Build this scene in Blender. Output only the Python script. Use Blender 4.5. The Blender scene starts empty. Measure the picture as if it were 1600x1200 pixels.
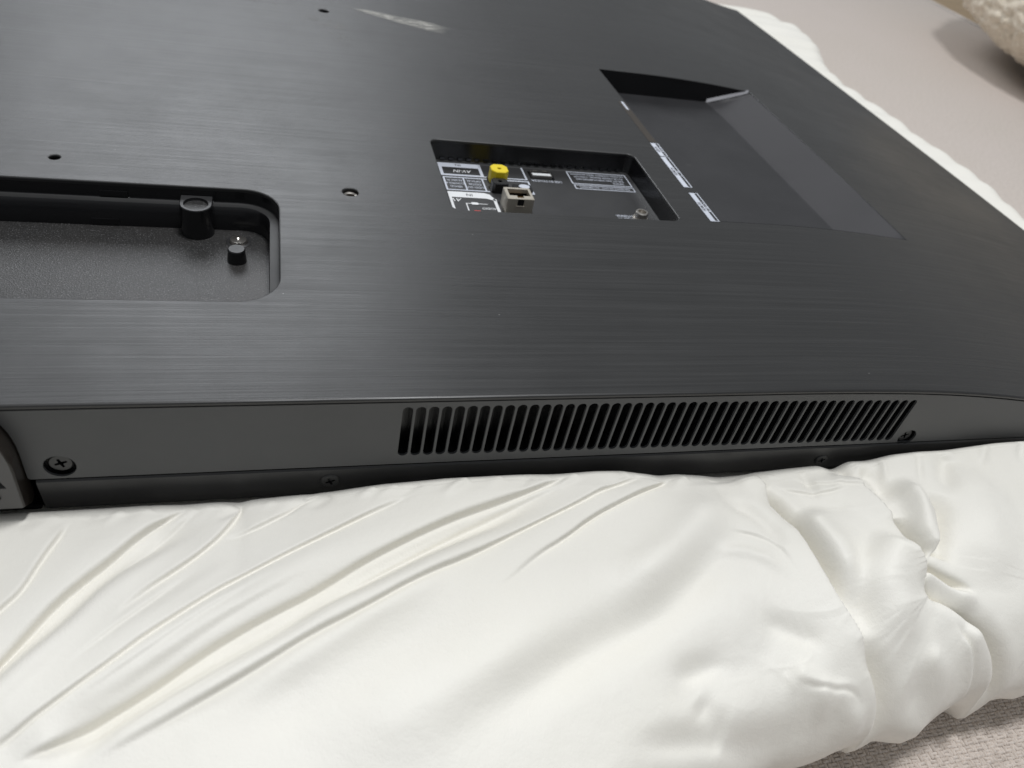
import bpy, bmesh, math, random
import numpy as np
from mathutils import Matrix, Vector, noise
from mathutils.geometry import delaunay_2d_cdt
random.seed(7); rng = np.random.default_rng(7)
scene = bpy.context.scene
C = scene.collection

# ------------------------------------------------------------------ camera
# x runs along the long edge of the television, y away from the camera, local z = 0 is the back cover
Z0 = 0.13                      # height of the back cover above the rug
CAMH = 0.2072                  # camera above the back cover (mounting holes are 300 mm apart)
RC = np.array([[0.9585453592649533, -0.22055679287042942, 0.18040370104388592],
               [-0.013679745846132331, -0.6680195591359249, -0.7440179656200715],
               [0.2846114171729702, 0.7107070913748892, -0.6433442091790664]])
FPX = 1209.696
cd = bpy.data.cameras.new('camera'); cam = bpy.data.objects.new('camera', cd); C.objects.link(cam)
M = Matrix.Identity(4)
for r in range(3):
    M[r][0] = RC[0][r]; M[r][1] = -RC[1][r]; M[r][2] = -RC[2][r]
M[0][3], M[1][3], M[2][3] = 0, 0, CAMH + Z0
cam.matrix_world = M
cd.sensor_width = 36; cd.lens = FPX / 1600 * 36; cd.clip_start = 0.01; cd.clip_end = 60
cd.dof.use_dof = True; cd.dof.focus_distance = 0.36; cd.dof.aperture_fstop = 13
scene.camera = cam

# ------------------------------------------------------------------ light
w = bpy.data.worlds.new('World'); scene.world = w; w.use_nodes = True
bg = w.node_tree.nodes['Background']
bg.inputs[0].default_value = (0.93, 0.965, 1.0, 1); bg.inputs[1].default_value = 0.29

def area(name, loc, target, size, size_y, power, col):
    l = bpy.data.lights.new(name, 'AREA'); l.shape = 'RECTANGLE'; l.size = size; l.size_y = size_y
    l.energy = power; l.color = col
    o = bpy.data.objects.new(name, l); C.objects.link(o); o.location = loc
    o.rotation_euler = (Vector(target) - Vector(loc)).to_track_quat('-Z', 'Y').to_euler()
    return o
area('ceiling_lamp', (0.30, 0.42, 2.40), (0.28, 0.3, 0), 0.36, 0.36, 35, (0.975, 0.985, 1.0))
area('far_ceiling_glow', (-0.45, 4.1, 2.40), (-0.45, 4.1, 0), 1.9, 3.0, 96, (0.93, 0.96, 1.0))  # added light in place of the lit far ceiling, for the cover's sheen
vs = scene.view_settings
vs.view_transform = 'Standard'; vs.look = 'None'; vs.gamma = 1.0; vs.exposure = 0.0; vs.use_curve_mapping = False

# ------------------------------------------------------------------ helpers
def pix_ray(px, py):
    d = np.array([(px - 800) / FPX, (py - 600) / FPX, 1.0])
    return RC.T @ d
def on_z(px, py, z):
    v = pix_ray(px, py); t = (z - CAMH) / v[2]; return v[0] * t, v[1] * t
def on_y(px, py, y):
    v = pix_ray(px, py); t = y / v[1]; return v[0] * t, v[2] * t + CAMH

class MB:
    def __init__(s): s.v = []; s.f = []; s.m = []
    def add(s, vs, fs, mi=0):
        b = len(s.v); s.v += [tuple(map(float, p)) for p in vs]
        for q in fs: s.f.append(tuple(b + i for i in q)); s.m.append(mi)
    def box(s, x0, x1, y0, y1, z0, z1, mi=0, bev=0):
        lo = [(x0, y0), (x1, y0), (x1, y1), (x0, y1)]
        if bev <= 0:
            s.loft([[(x, y, z0) for x, y in lo], [(x, y, z1) for x, y in lo]], mi, True, True); return
        l2 = roundrect(x0, x1, y0, y1, bev, 3); l3 = offset(l2, -bev * .5)
        s.loft([[(x, y, z0) for x, y in l2], [(x, y, z1 - bev * .5) for x, y in l2],
                [(x, y, z1) for x, y in l3]], mi, True, True)
    def loft(s, loops, mi=0, cap0=False, cap1=False, mi_cap=None):
        n = len(loops[0]); vs = [p for l in loops for p in l]; fs = []
        for k in range(len(loops) - 1):
            a = k * n; b = a + n
            for i in range(n):
                j = (i + 1) % n; fs.append((a + i, a + j, b + j, b + i))
        s.add(vs, fs, mi)
        mc = mi if mi_cap is None else mi_cap
        if cap0: s.add(loops[0], [tuple(reversed(range(n)))], mc)
        if cap1: s.add(loops[-1], [tuple(range(n))], mc)
    def lathe(s, cx, cy, prof, mi=0, n=24, cap0=False, cap1=False):
        s.loft([[(cx + r * math.cos(2 * math.pi * i / n), cy + r * math.sin(2 * math.pi * i / n), z) for i in range(n)]
                for r, z in prof], mi, cap0, cap1)
    def mesh(s, name, mats, sharp=32, flip=None):
        me = bpy.data.meshes.new(name); me.from_pydata(s.v, [], s.f)
        for m in mats: me.materials.append(m)
        me.polygons.foreach_set('material_index', s.m)
        bm = bmesh.new(); bm.from_mesh(me); bmesh.ops.remove_doubles(bm, verts=bm.verts, dist=1e-6)
        bmesh.ops.recalc_face_normals(bm, faces=bm.faces); bm.to_mesh(me); bm.free()
        me.polygons.foreach_set('use_smooth', [True] * len(me.polygons))
        me.set_sharp_from_angle(angle=math.radians(sharp))
        return me

TV = np.array([-0.113, 0.61, -0.060])
def link(name, mesh, parent=None, loc=(0, 0, 0)):
    o = bpy.data.objects.new(name, mesh); C.objects.link(o); o.location = loc
    if parent: o.parent = parent
    return o
def part(name, mb, mats, parent, sharp=32):
    """vertices are given in local television coordinates; the object hangs under the television"""
    mb.v = [(x - TV[0], y - TV[1], z - TV[2]) for x, y, z in mb.v]
    return link(name, mb.mesh(name, mats if isinstance(mats, (list, tuple)) else [mats], sharp), parent)

def roundrect(x0, x1, y0, y1, r, n=8):
    out = []
    for cx, cy, a in ((x1 - r, y0 + r, -90), (x1 - r, y1 - r, 0), (x0 + r, y1 - r, 90), (x0 + r, y0 + r, 180)):
        for k in range(n + 1):
            t = math.radians(a + 90 * k / n); out.append((cx + r * math.cos(t), cy + r * math.sin(t)))
    return out
def circle(cx, cy, r, n=24):
    return [(cx + r * math.cos(2 * math.pi * i / n), cy + r * math.sin(2 * math.pi * i / n)) for i in range(n)]
def offset(loop, d):
    """move a counter-clockwise loop outwards by d"""
    P = np.array(loop, float); n = len(P); out = []
    for i in range(n):
        a = P[i] - P[i - 1]; b = P[(i + 1) % n] - P[i]
        a /= np.linalg.norm(a) + 1e-12; b /= np.linalg.norm(b) + 1e-12
        na = np.array([a[1], -a[0]]); nb = np.array([b[1], -b[0]]); m = na + nb; m /= np.linalg.norm(m) + 1e-12
        c = max(0.4, float(m @ na)); out.append(tuple(P[i] + m * d / c))
    return out
def inside(P, loop):
    x, y = P[:, 0], P[:, 1]; r = np.zeros(len(P), bool); L = np.array(loop); j = len(L) - 1
    for i in range(len(L)):
        xi, yi = L[i]; xj, yj = L[j]
        if yi != yj: r ^= ((yi > y) != (yj > y)) & (x < (xj - xi) * (y - yi) / (yj - yi) + xi)
        j = i
    return r
def fill(outer, holes, steiner=()):
    """triangulate a 2D region with holes; returns points and triangles"""
    pts = []; ed = []
    for L in [outer] + list(holes):
        b = len(pts); n = len(L); pts += list(L); ed += [(b + i, b + (i + 1) % n) for i in range(n)]
    if len(steiner):
        S = np.array(steiner); keep = inside(S, offset(outer, -.003))
        for h in holes: keep &= ~inside(S, offset(h, .002))
        pts += [tuple(p) for p in S[keep]]
    vo, eo, fo, *_ = delaunay_2d_cdt([Vector(p) for p in pts], ed, [], 0, 1e-7)
    V = np.array([(p.x, p.y) for p in vo]); F = [tuple(q) for q in fo]
    cen = np.array([V[list(q)].mean(0) for q in F]); k = inside(cen, outer)
    for h in holes: k &= ~inside(cen, h)
    return V, [F[i] for i in range(len(F)) if k[i]]

# ------------------------------------------------------------------ materials
def mat(name, col=(0.5, 0.5, 0.5), rough=0.5, metal=0.0, spec=0.5):
    m = bpy.data.materials.new(name); m.use_nodes = True; nt = m.node_tree
    b = nt.nodes['Principled BSDF']
    b.inputs['Base Color'].default_value = (*col, 1); b.inputs['Roughness'].default_value = rough
    b.inputs['Metallic'].default_value = metal; b.inputs['Specular IOR Level'].default_value = spec
    return m, nt, b
def N(nt, t, **k):
    n = nt.nodes.new(t)
    for a, v in k.items(): setattr(n, a, v)
    return n
def tex_noise(nt, scale, detail=4, rough=.6, mapscale=(1, 1, 1), vec=None):
    tc = N(nt, 'ShaderNodeTexCoord'); mp = N(nt, 'ShaderNodeMapping'); mp.inputs['Scale'].default_value = mapscale
    nt.links.new(tc.outputs['Object'], mp.inputs['Vector'])
    n = N(nt, 'ShaderNodeTexNoise'); n.inputs['Scale'].default_value = scale
    n.inputs['Detail'].default_value = detail; n.inputs['Roughness'].default_value = rough
    nt.links.new(mp.outputs['Vector'], n.inputs['Vector']); return n
def ramp(nt, src, stops):
    r = N(nt, 'ShaderNodeValToRGB'); e = r.color_ramp.elements
    while len(e) < len(stops): e.new(0.5)
    for q, (p, c) in zip(e, stops):
        q.position = p; q.color = (*c, 1) if isinstance(c, tuple) else (c, c, c, 1)
    nt.links.new(src, r.inputs['Fac']); return r
def bump(nt, b, src, strength, dist, prev=None):
    n = N(nt, 'ShaderNodeBump'); n.inputs['Strength'].default_value = strength; n.inputs['Distance'].default_value = dist
    nt.links.new(src, n.inputs['Height'])
    if prev: nt.links.new(prev.outputs['Normal'], n.inputs['Normal'])
    nt.links.new(n.outputs['Normal'], b.inputs['Normal']); return n
def mixc(nt, fac, a, b, blend='MIX'):
    m = N(nt, 'ShaderNodeMix', data_type='RGBA', blend_type=blend)
    for s, v in ((m.inputs[0], fac), (m.inputs[6], a), (m.inputs[7], b)):
        if hasattr(v, 'node'): nt.links.new(v, s)
        else: s.default_value = v if isinstance(v, (int, float)) else (*v, 1)
    return m.outputs[2]

def brushed_material():
    m, nt, b = mat('brushed_plastic', (.03, .03, .032), .36)
    fine = tex_noise(nt, 1, 3, .7, (9.0, 1100, 1)); mid = tex_noise(nt, 1, 4, .7, (4.5, 420, 1)); big = tex_noise(nt, 9, 5, .65)
    c1 = ramp(nt, fine.outputs['Fac'], [(.25, .014), (.55, .019), (.80, .030)])
    c2 = ramp(nt, mid.outputs['Fac'], [(.30, .82), (.52, .98), (.75, 1.35)])
    col = mixc(nt, 1.0, c1.outputs[0], c2.outputs[0], 'MULTIPLY')
    # dust specks
    vo = N(nt, 'ShaderNodeTexVoronoi'); vo.inputs['Scale'].default_value = 95
    tc = N(nt, 'ShaderNodeTexCoord'); nt.links.new(tc.outputs['Object'], vo.inputs['Vector'])
    spot = ramp(nt, vo.outputs['Distance'], [(.020, 1.0), (.034, 0.0)])
    sel = N(nt, 'ShaderNodeSeparateColor'); nt.links.new(vo.outputs['Color'], sel.inputs[0])
    pick = ramp(nt, sel.outputs[0], [(.66, 0.0), (.95, .8)])
    mul = N(nt, 'ShaderNodeMath', operation='MULTIPLY'); nt.links.new(spot.outputs[0], mul.inputs[0]); nt.links.new(pick.outputs[0], mul.inputs[1])
    col = mixc(nt, mul.outputs[0], col, (.42, .42, .40))
    nt.links.new(col, b.inputs['Base Color'])
    rr = ramp(nt, mid.outputs['Fac'], [(.25, .33), (.75, .45)]); r2 = ramp(nt, big.outputs['Fac'], [(.35, .88), (.7, 1.15)])
    nt.links.new(mixc(nt, 1.0, rr.outputs[0], r2.outputs[0], 'MULTIPLY'), b.inputs['Roughness']); b.inputs['Specular IOR Level'].default_value = .6
    p = bump(nt, b, fine.outputs['Fac'], .40, .00020); bump(nt, b, mid.outputs['Fac'], .22, .0005, p)
    return m
def plastic(name, col, rough, gscale=2500, gstr=.15, var=.12, spec=.5):
    m, nt, b = mat(name, col, rough, 0, spec)
    big = tex_noise(nt, 22, 5, .65)
    lo = tuple(c * (1 - var) for c in col); hi = tuple(c * (1 + var) for c in col)
    nt.links.new(ramp(nt, big.outputs['Fac'], [(.3, lo), (.7, hi)]).outputs[0], b.inputs['Base Color'])
    nt.links.new(ramp(nt, big.outputs['Fac'], [(.3, rough * .88), (.7, min(1, rough * 1.12))]).outputs[0], b.inputs['Roughness'])
    if gstr: bump(nt, b, tex_noise(nt, gscale, 2, .5).outputs['Fac'], gstr, .0002)
    return m
def speckled():
    m, nt, b = mat('speckled_plastic', (.026, .026, .027), .42)
    n = tex_noise(nt, 1500, 2, .6); big = tex_noise(nt, 18, 4)
    c = ramp(nt, n.outputs['Fac'], [(.30, .015), (.58, .026), (.72, .16)])
    nt.links.new(mixc(nt, ramp(nt, big.outputs['Fac'], [(.3, .0), (.75, .25)]).outputs[0], c.outputs[0], (.06, .05, .045)), b.inputs['Base Color'])
    bump(nt, b, n.outputs['Fac'], .5, .0004); return m
def satin():
    m, nt, b = mat('cream_satin', (.86, .845, .78), .52, 0, .30)
    big = tex_noise(nt, 9, 4, .6); yarn = tex_noise(nt, 1, 2, .5, (2600, 700, 1600)); crumple = tex_noise(nt, 55, 5, .6)
    nt.links.new(ramp(nt, big.outputs['Fac'], [(.3, (.890, .864, .786)), (.7, (.910, .887, .822))]).outputs[0], b.inputs['Base Color'])
    b.inputs['Sheen Weight'].default_value = .25; b.inputs['Sheen Roughness'].default_value = .4
    p = bump(nt, b, crumple.outputs['Fac'], .20, .0035); grain = tex_noise(nt, 1100, 3, .7); p = bump(nt, b, grain.outputs['Fac'], .22, .0004, p); bump(nt, b, yarn.outputs['Fac'], .16, .0004, p); return m
def rug_material(name, k=1.0):
    m, nt, b = mat(name, (.52, .46, .41), .95, 0, .1)
    n = tex_noise(nt, 260, 3, .7); big = tex_noise(nt, 3, 5, .6)
    c = ramp(nt, n.outputs['Fac'], [(.25, (.44 * k, .385 * k, .33 * k)), (.5, (.60 * k, .535 * k, .475 * k)), (.8, (.74 * k, .675 * k, .615 * k))])
    nt.links.new(mixc(nt, ramp(nt, big.outputs['Fac'], [(.3, .1), (.7, .6)]).outputs[0], c.outputs[0], (.65 * k, .575 * k, .535 * k)), b.inputs['Base Color'])
    b.inputs['Sheen Weight'].default_value = .2
    bump(nt, b, n.outputs['Fac'], .5, .002); return m

MB_brush = brushed_material()
M_side = plastic('satin_side_plastic', (.066, .068, .070), .42, 2600, .10)
M_bezel = plastic('bezel_plastic', (.022, .022, .023), .30, 2600, .05)
M_black = plastic('black_plastic', (.009, .009, .010), .28, 2600, .05)
M_wall = plastic('shaded_gloss_plastic', (.010, .010, .011), .20, 2600, .02)  # darker copy of the bay plastic: shade on upright faces painted into colour
M_bay = plastic('bay_plastic', (.030, .030, .031), .44, 2400, .12)
M_pocket = plastic('pocket_plastic', (.022, .022, .024), .50, 2400, .2)
M_ramp = plastic('ramp_plastic', (.038, .037, .040), .62, 1600, .5)
M_speck = speckled()
M_void = plastic('slot_void', (.006, .006, .007), .25, 2000, 0)
M_screen = plastic('screen_glass', (.008, .008, .009), .12, 2000, 0)
M_screw = plastic('black_screw', (.03, .03, .03), .30, 2000, .1)
M_metal, _nt, _b = mat('zinc_metal', (.60, .57, .53), .30, 1.0)
bump(_nt, _b, tex_noise(_nt, 900, 3).outputs['Fac'], .15, .0002)
M_shell, _nt, _b = mat('cream_nickel_shell', (.50, .46, .39), .42, .45)
bump(_nt, _b, tex_noise(_nt, 1200, 3).outputs['Fac'], .15, .0002)
M_gold, _nt, _b = mat('gold_contact', (.50, .30, .12), .35, .8); bump(_nt, _b, tex_noise(_nt, 900, 3).outputs['Fac'], .1, .0002)
M_yellow = plastic('yellow_plastic', (.80, .62, .015), .42, 1800, .05, .05)
M_print = plastic('pale_print', (.56, .59, .66), .6, 2000, 0, .1)
M_white = plastic('white_print', (.74, .75, .76), .6, 2000, 0, .05)
M_red = plastic('red_print', (.62, .04, .03), .6, 2000, 0, .05)
M_ink = plastic('grey_ink', (.10, .10, .11), .6, 2000, 0, .05)
M_satin = satin()
M_rug = rug_material('rug_fibre'); M_yarn = rug_material('rug_yarn', 1.1)

def drop(x, y):
    """the back cover is flat in the middle and falls away towards its two ends"""
    a = np.abs(np.asarray(x) + .113); y = np.asarray(y)
    b = np.maximum(0, a - .403); c = np.maximum(0, a - .333); e = np.maximum(0, y - .86)
    d = .40 * b * b + .25 * c * c * np.exp(-np.maximum(0, y - .22) / .1) + .06 * e * e
    return -d / (1 + (d / .036) ** 6) ** (1 / 6)
XR, XL, YN, YF = .590, -.816, .2213, 1.003
XC = -.113

# ------------------------------------------------------------------ setting: rug and floor
def wood():
    m, nt, b = mat('floor_boards', (.30, .21, .12), .45)
    n = tex_noise(nt, 4, 6, .65, (1, 14, 1)); nt.links.new(ramp(nt, n.outputs['Fac'], [(.3, (.26, .18, .095)), (.7, (.40, .29, .17))]).outputs[0], b.inputs['Base Color'])
    bump(nt, b, n.outputs['Fac'], .1, .002); return m
mb = MB(); mb.add([(-4, -3, -.009), (6, -3, -.009), (6, 7, -.009), (-4, 7, -.009)], [(0, 1, 2, 3)])
o = link('floor', mb.mesh('floor', [wood()])); o['kind'] = 'structure'
def make_rug():
    mb = MB(); l0 = roundrect(-1.6, 1.54, -1.3, 3.2, .02, 4)
    mb.loft([[(x, y, -.0088) for x, y in l0], [(x, y, -.002) for x, y in l0], [(x, y, 0) for x, y in offset(l0, -.004)]], 0, False, True)
    l1 = offset(l0, -.012); l2 = offset(l0, .0015)
    mb.loft([[(x, y, -.006) for x, y in l2], [(x, y, .001) for x, y in l2], [(x, y, .0025) for x, y in offset(l0, -.004)], [(x, y, .001) for x, y in l1]], 1)
    bind = plastic('rug_binding', (.62, .57, .53), .9, 600, .4)
    r = link('rug', mb.mesh('rug', [M_rug, bind])); r['kind'] = 'structure'
    # basket weave of the rug where it is close: short yarn pairs, alternately along and across
    n = 6; arc = [math.pi * k / (n - 1) for k in range(n)]
    vs = []; fs = []
    P = .0033; L = .0037; W = .00082
    ix = 0
    for i in range(int((.80 + .04) / P)):
        for j in range(int((.19 + .14) / P)):
            cx, cy = -.04 + i * P, -.14 + j * P
            for s in (-1, 1):
                hor = (i + j) % 2 == 0
                a = (random.random() - .5) * .22; l = L * .5 * random.uniform(.88, 1.1); wd = W * random.uniform(.85, 1.12); hh = random.uniform(.0008, .0013)
                ux, uy = (math.cos(a), math.sin(a)) if hor else (-math.sin(a), math.cos(a))
                ox, oy = cx - uy * s * W * 1.02 + random.uniform(-2, 2) * 1e-4, cy + ux * s * W * 1.02 + random.uniform(-2, 2) * 1e-4
                b = len(vs)
                for t, k in ((-1, .35), (-.55, .95), (.55, .95), (1, .35)):
                    for q in range(4):
                        th = math.pi * q / 3
                        d = math.cos(th) * wd * (.55 + .45 * k)
                        vs.append((ox + ux * t * l - uy * d, oy + uy * t * l + ux * d, .0002 + math.sin(th) * hh * k))
                for t in range(3):
                    for q in range(3):
                        p0 = b + t * 4 + q; fs.append((p0, p0 + 4, p0 + 5, p0 + 1))
                fs.append((b, b + 1, b + 2, b + 3)); fs.append((b + 15, b + 14, b + 13, b + 12))
    me = bpy.data.meshes.new('rug_weave'); me.from_pydata(vs, [], fs); me.materials.append(M_yarn)
    me.polygons.foreach_set('use_smooth', [True] * len(me.polygons))
    y = link('rug_weave', me, r); y['kind'] = 'stuff'
make_rug()

# ------------------------------------------------------------------ duvet
def vnoise(x, y, seed, size=64):
    t = .6 + seed * 1.13; x, y = x * math.cos(t) - y * math.sin(t) + .37 + seed, x * math.sin(t) + y * math.cos(t) + .71
    g = np.random.default_rng(seed).random((size, size)); xi = np.floor(x).astype(int); yi = np.floor(y).astype(int)
    fx = x - xi; fy = y - yi; fx = fx * fx * (3 - 2 * fx); fy = fy * fy * (3 - 2 * fy)
    q = lambda a, b: g[a % size, b % size]
    return (q(xi, yi) * (1 - fx) + q(xi + 1, yi) * fx) * (1 - fy) + (q(xi, yi + 1) * (1 - fx) + q(xi + 1, yi + 1) * fx) * fy - .5

# height of the duvet's crest along the front of the television, read where it covers the bezel
_cr = [(0, 806), (150, 799), (300, 791), (345, 787), (366, 788), (376, 790), (388, 784), (450, 778), (520, 770), (600, 757), (700, 747), (800, 743), (860, 742), (930, 737),
       (975, 737), (1030, 745), (1060, 742), (1100, 745), (1125, 749), (1165, 745), (1185, 740), (1230, 734), (1283, 728), (1304, 737), (1330, 721), (1360, 720), (1400, 709), (1440, 704), (1480, 702), (1560, 690), (1600, 687)]
_crx, _crz = zip(*[on_y(a, b, .2165) for a, b in _cr])
_crx = np.array((-.95, -.3) + _crx + (.55, .75)); _crz = np.array((-.062, -.060) + _crz + (-.046, -.06))
_fe = [on_z(a, b, -.100) for a, b in ((1199, 1203), (1250, 1193), (1303, 1180), (1345, 1160), (1377, 1149), (1410, 1151), (1436, 1150), (1441, 1141), (1455, 1126), (1494, 1102), (1515, 1101), (1537, 1098), (1560, 1089), (1582, 1083), (1600, 1086))]
_fx, _fy = zip(*_fe)
FEX = np.array((-1.1, -.4, -.1, .05, .13) + _fx + (.40, .50, .62, .80)); FEY = np.array((-.10, -.05, .00, .035, .080) + _fy + (.118, .125, .15, .20))
RY = np.array((.0, .2, .36, .495, .57, .64, .70, .76, .82, .884, .915, .943, 1.0, 1.05, 1.086, 1.12, 1.2)); RX = np.array((.65,   .655, .672, .684, .697, .708, .705, .711, .701, .698, .704, .716, .745, .752, .745, .73, .70))
def _smooth(px, py, lo, hi, w):
    g = np.linspace(lo, hi, 1600); v = np.interp(g, px, py); st = (hi - lo) / 1599; r = max(1, int(3 * w / st)); k = np.exp(-.5 * (np.arange(-r, r + 1) * st / w) ** 2); k /= k.sum()
    return g, np.convolve(np.pad(v, r, mode='edge'), k, 'valid')
FSX, FSY = _smooth(FEX, FEY, -1.1, .8, .035)          # soft version for the body of the cloth
FEX, FEY = _smooth(FEX, FEY, -1.1, .8, .0022)
RY, RX = _smooth(RY, RX, 0, 1.2, .014)
_cbx, _cbz = _smooth(_crx, _crz, -.95, .75, .040)
_crx, _crz = _smooth(_crx, _crz, -.95, .75, .0018)
BACK = 1.16; LEFT = -.95; RR = .030
def base_height(x, y):
    zb = np.interp(x, _cbx, _cbz); zd = np.interp(x, _crx, _crz) - zb
    yf = np.interp(x, FSX, FSY)
    t = np.clip((y - yf) / (.214 - yf), 0, 1)
    edge = -.068
    z = edge + (zb - edge) * t ** 1.15 + zd * t ** 7 + .006 * np.sin(np.pi * t)
    under = -.0625
    k = np.clip((y - .2135) / (.2235 - .2135), 0, 1); drop_in = 1 - np.sqrt(np.maximum(0, 1 - k * k))
    z = np.where(y > .2135, z + (np.minimum(under, z) - z) * drop_in, z)
    z = np.where((y > .2235), under, z)
    # free strip past the right end and the far side of the television
    e = np.clip((x - .575) / .05, 0, 1); z = np.where(y > .2235, z + e * .004, z)
    return z
def on_duvet(px, py):
    z = -.06
    for _ in range(12):
        x, y = on_z(px, py, z); z = .5 * z + .5 * float(base_height(np.array(x), np.array(min(y, .213))))
    return x, y
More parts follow.
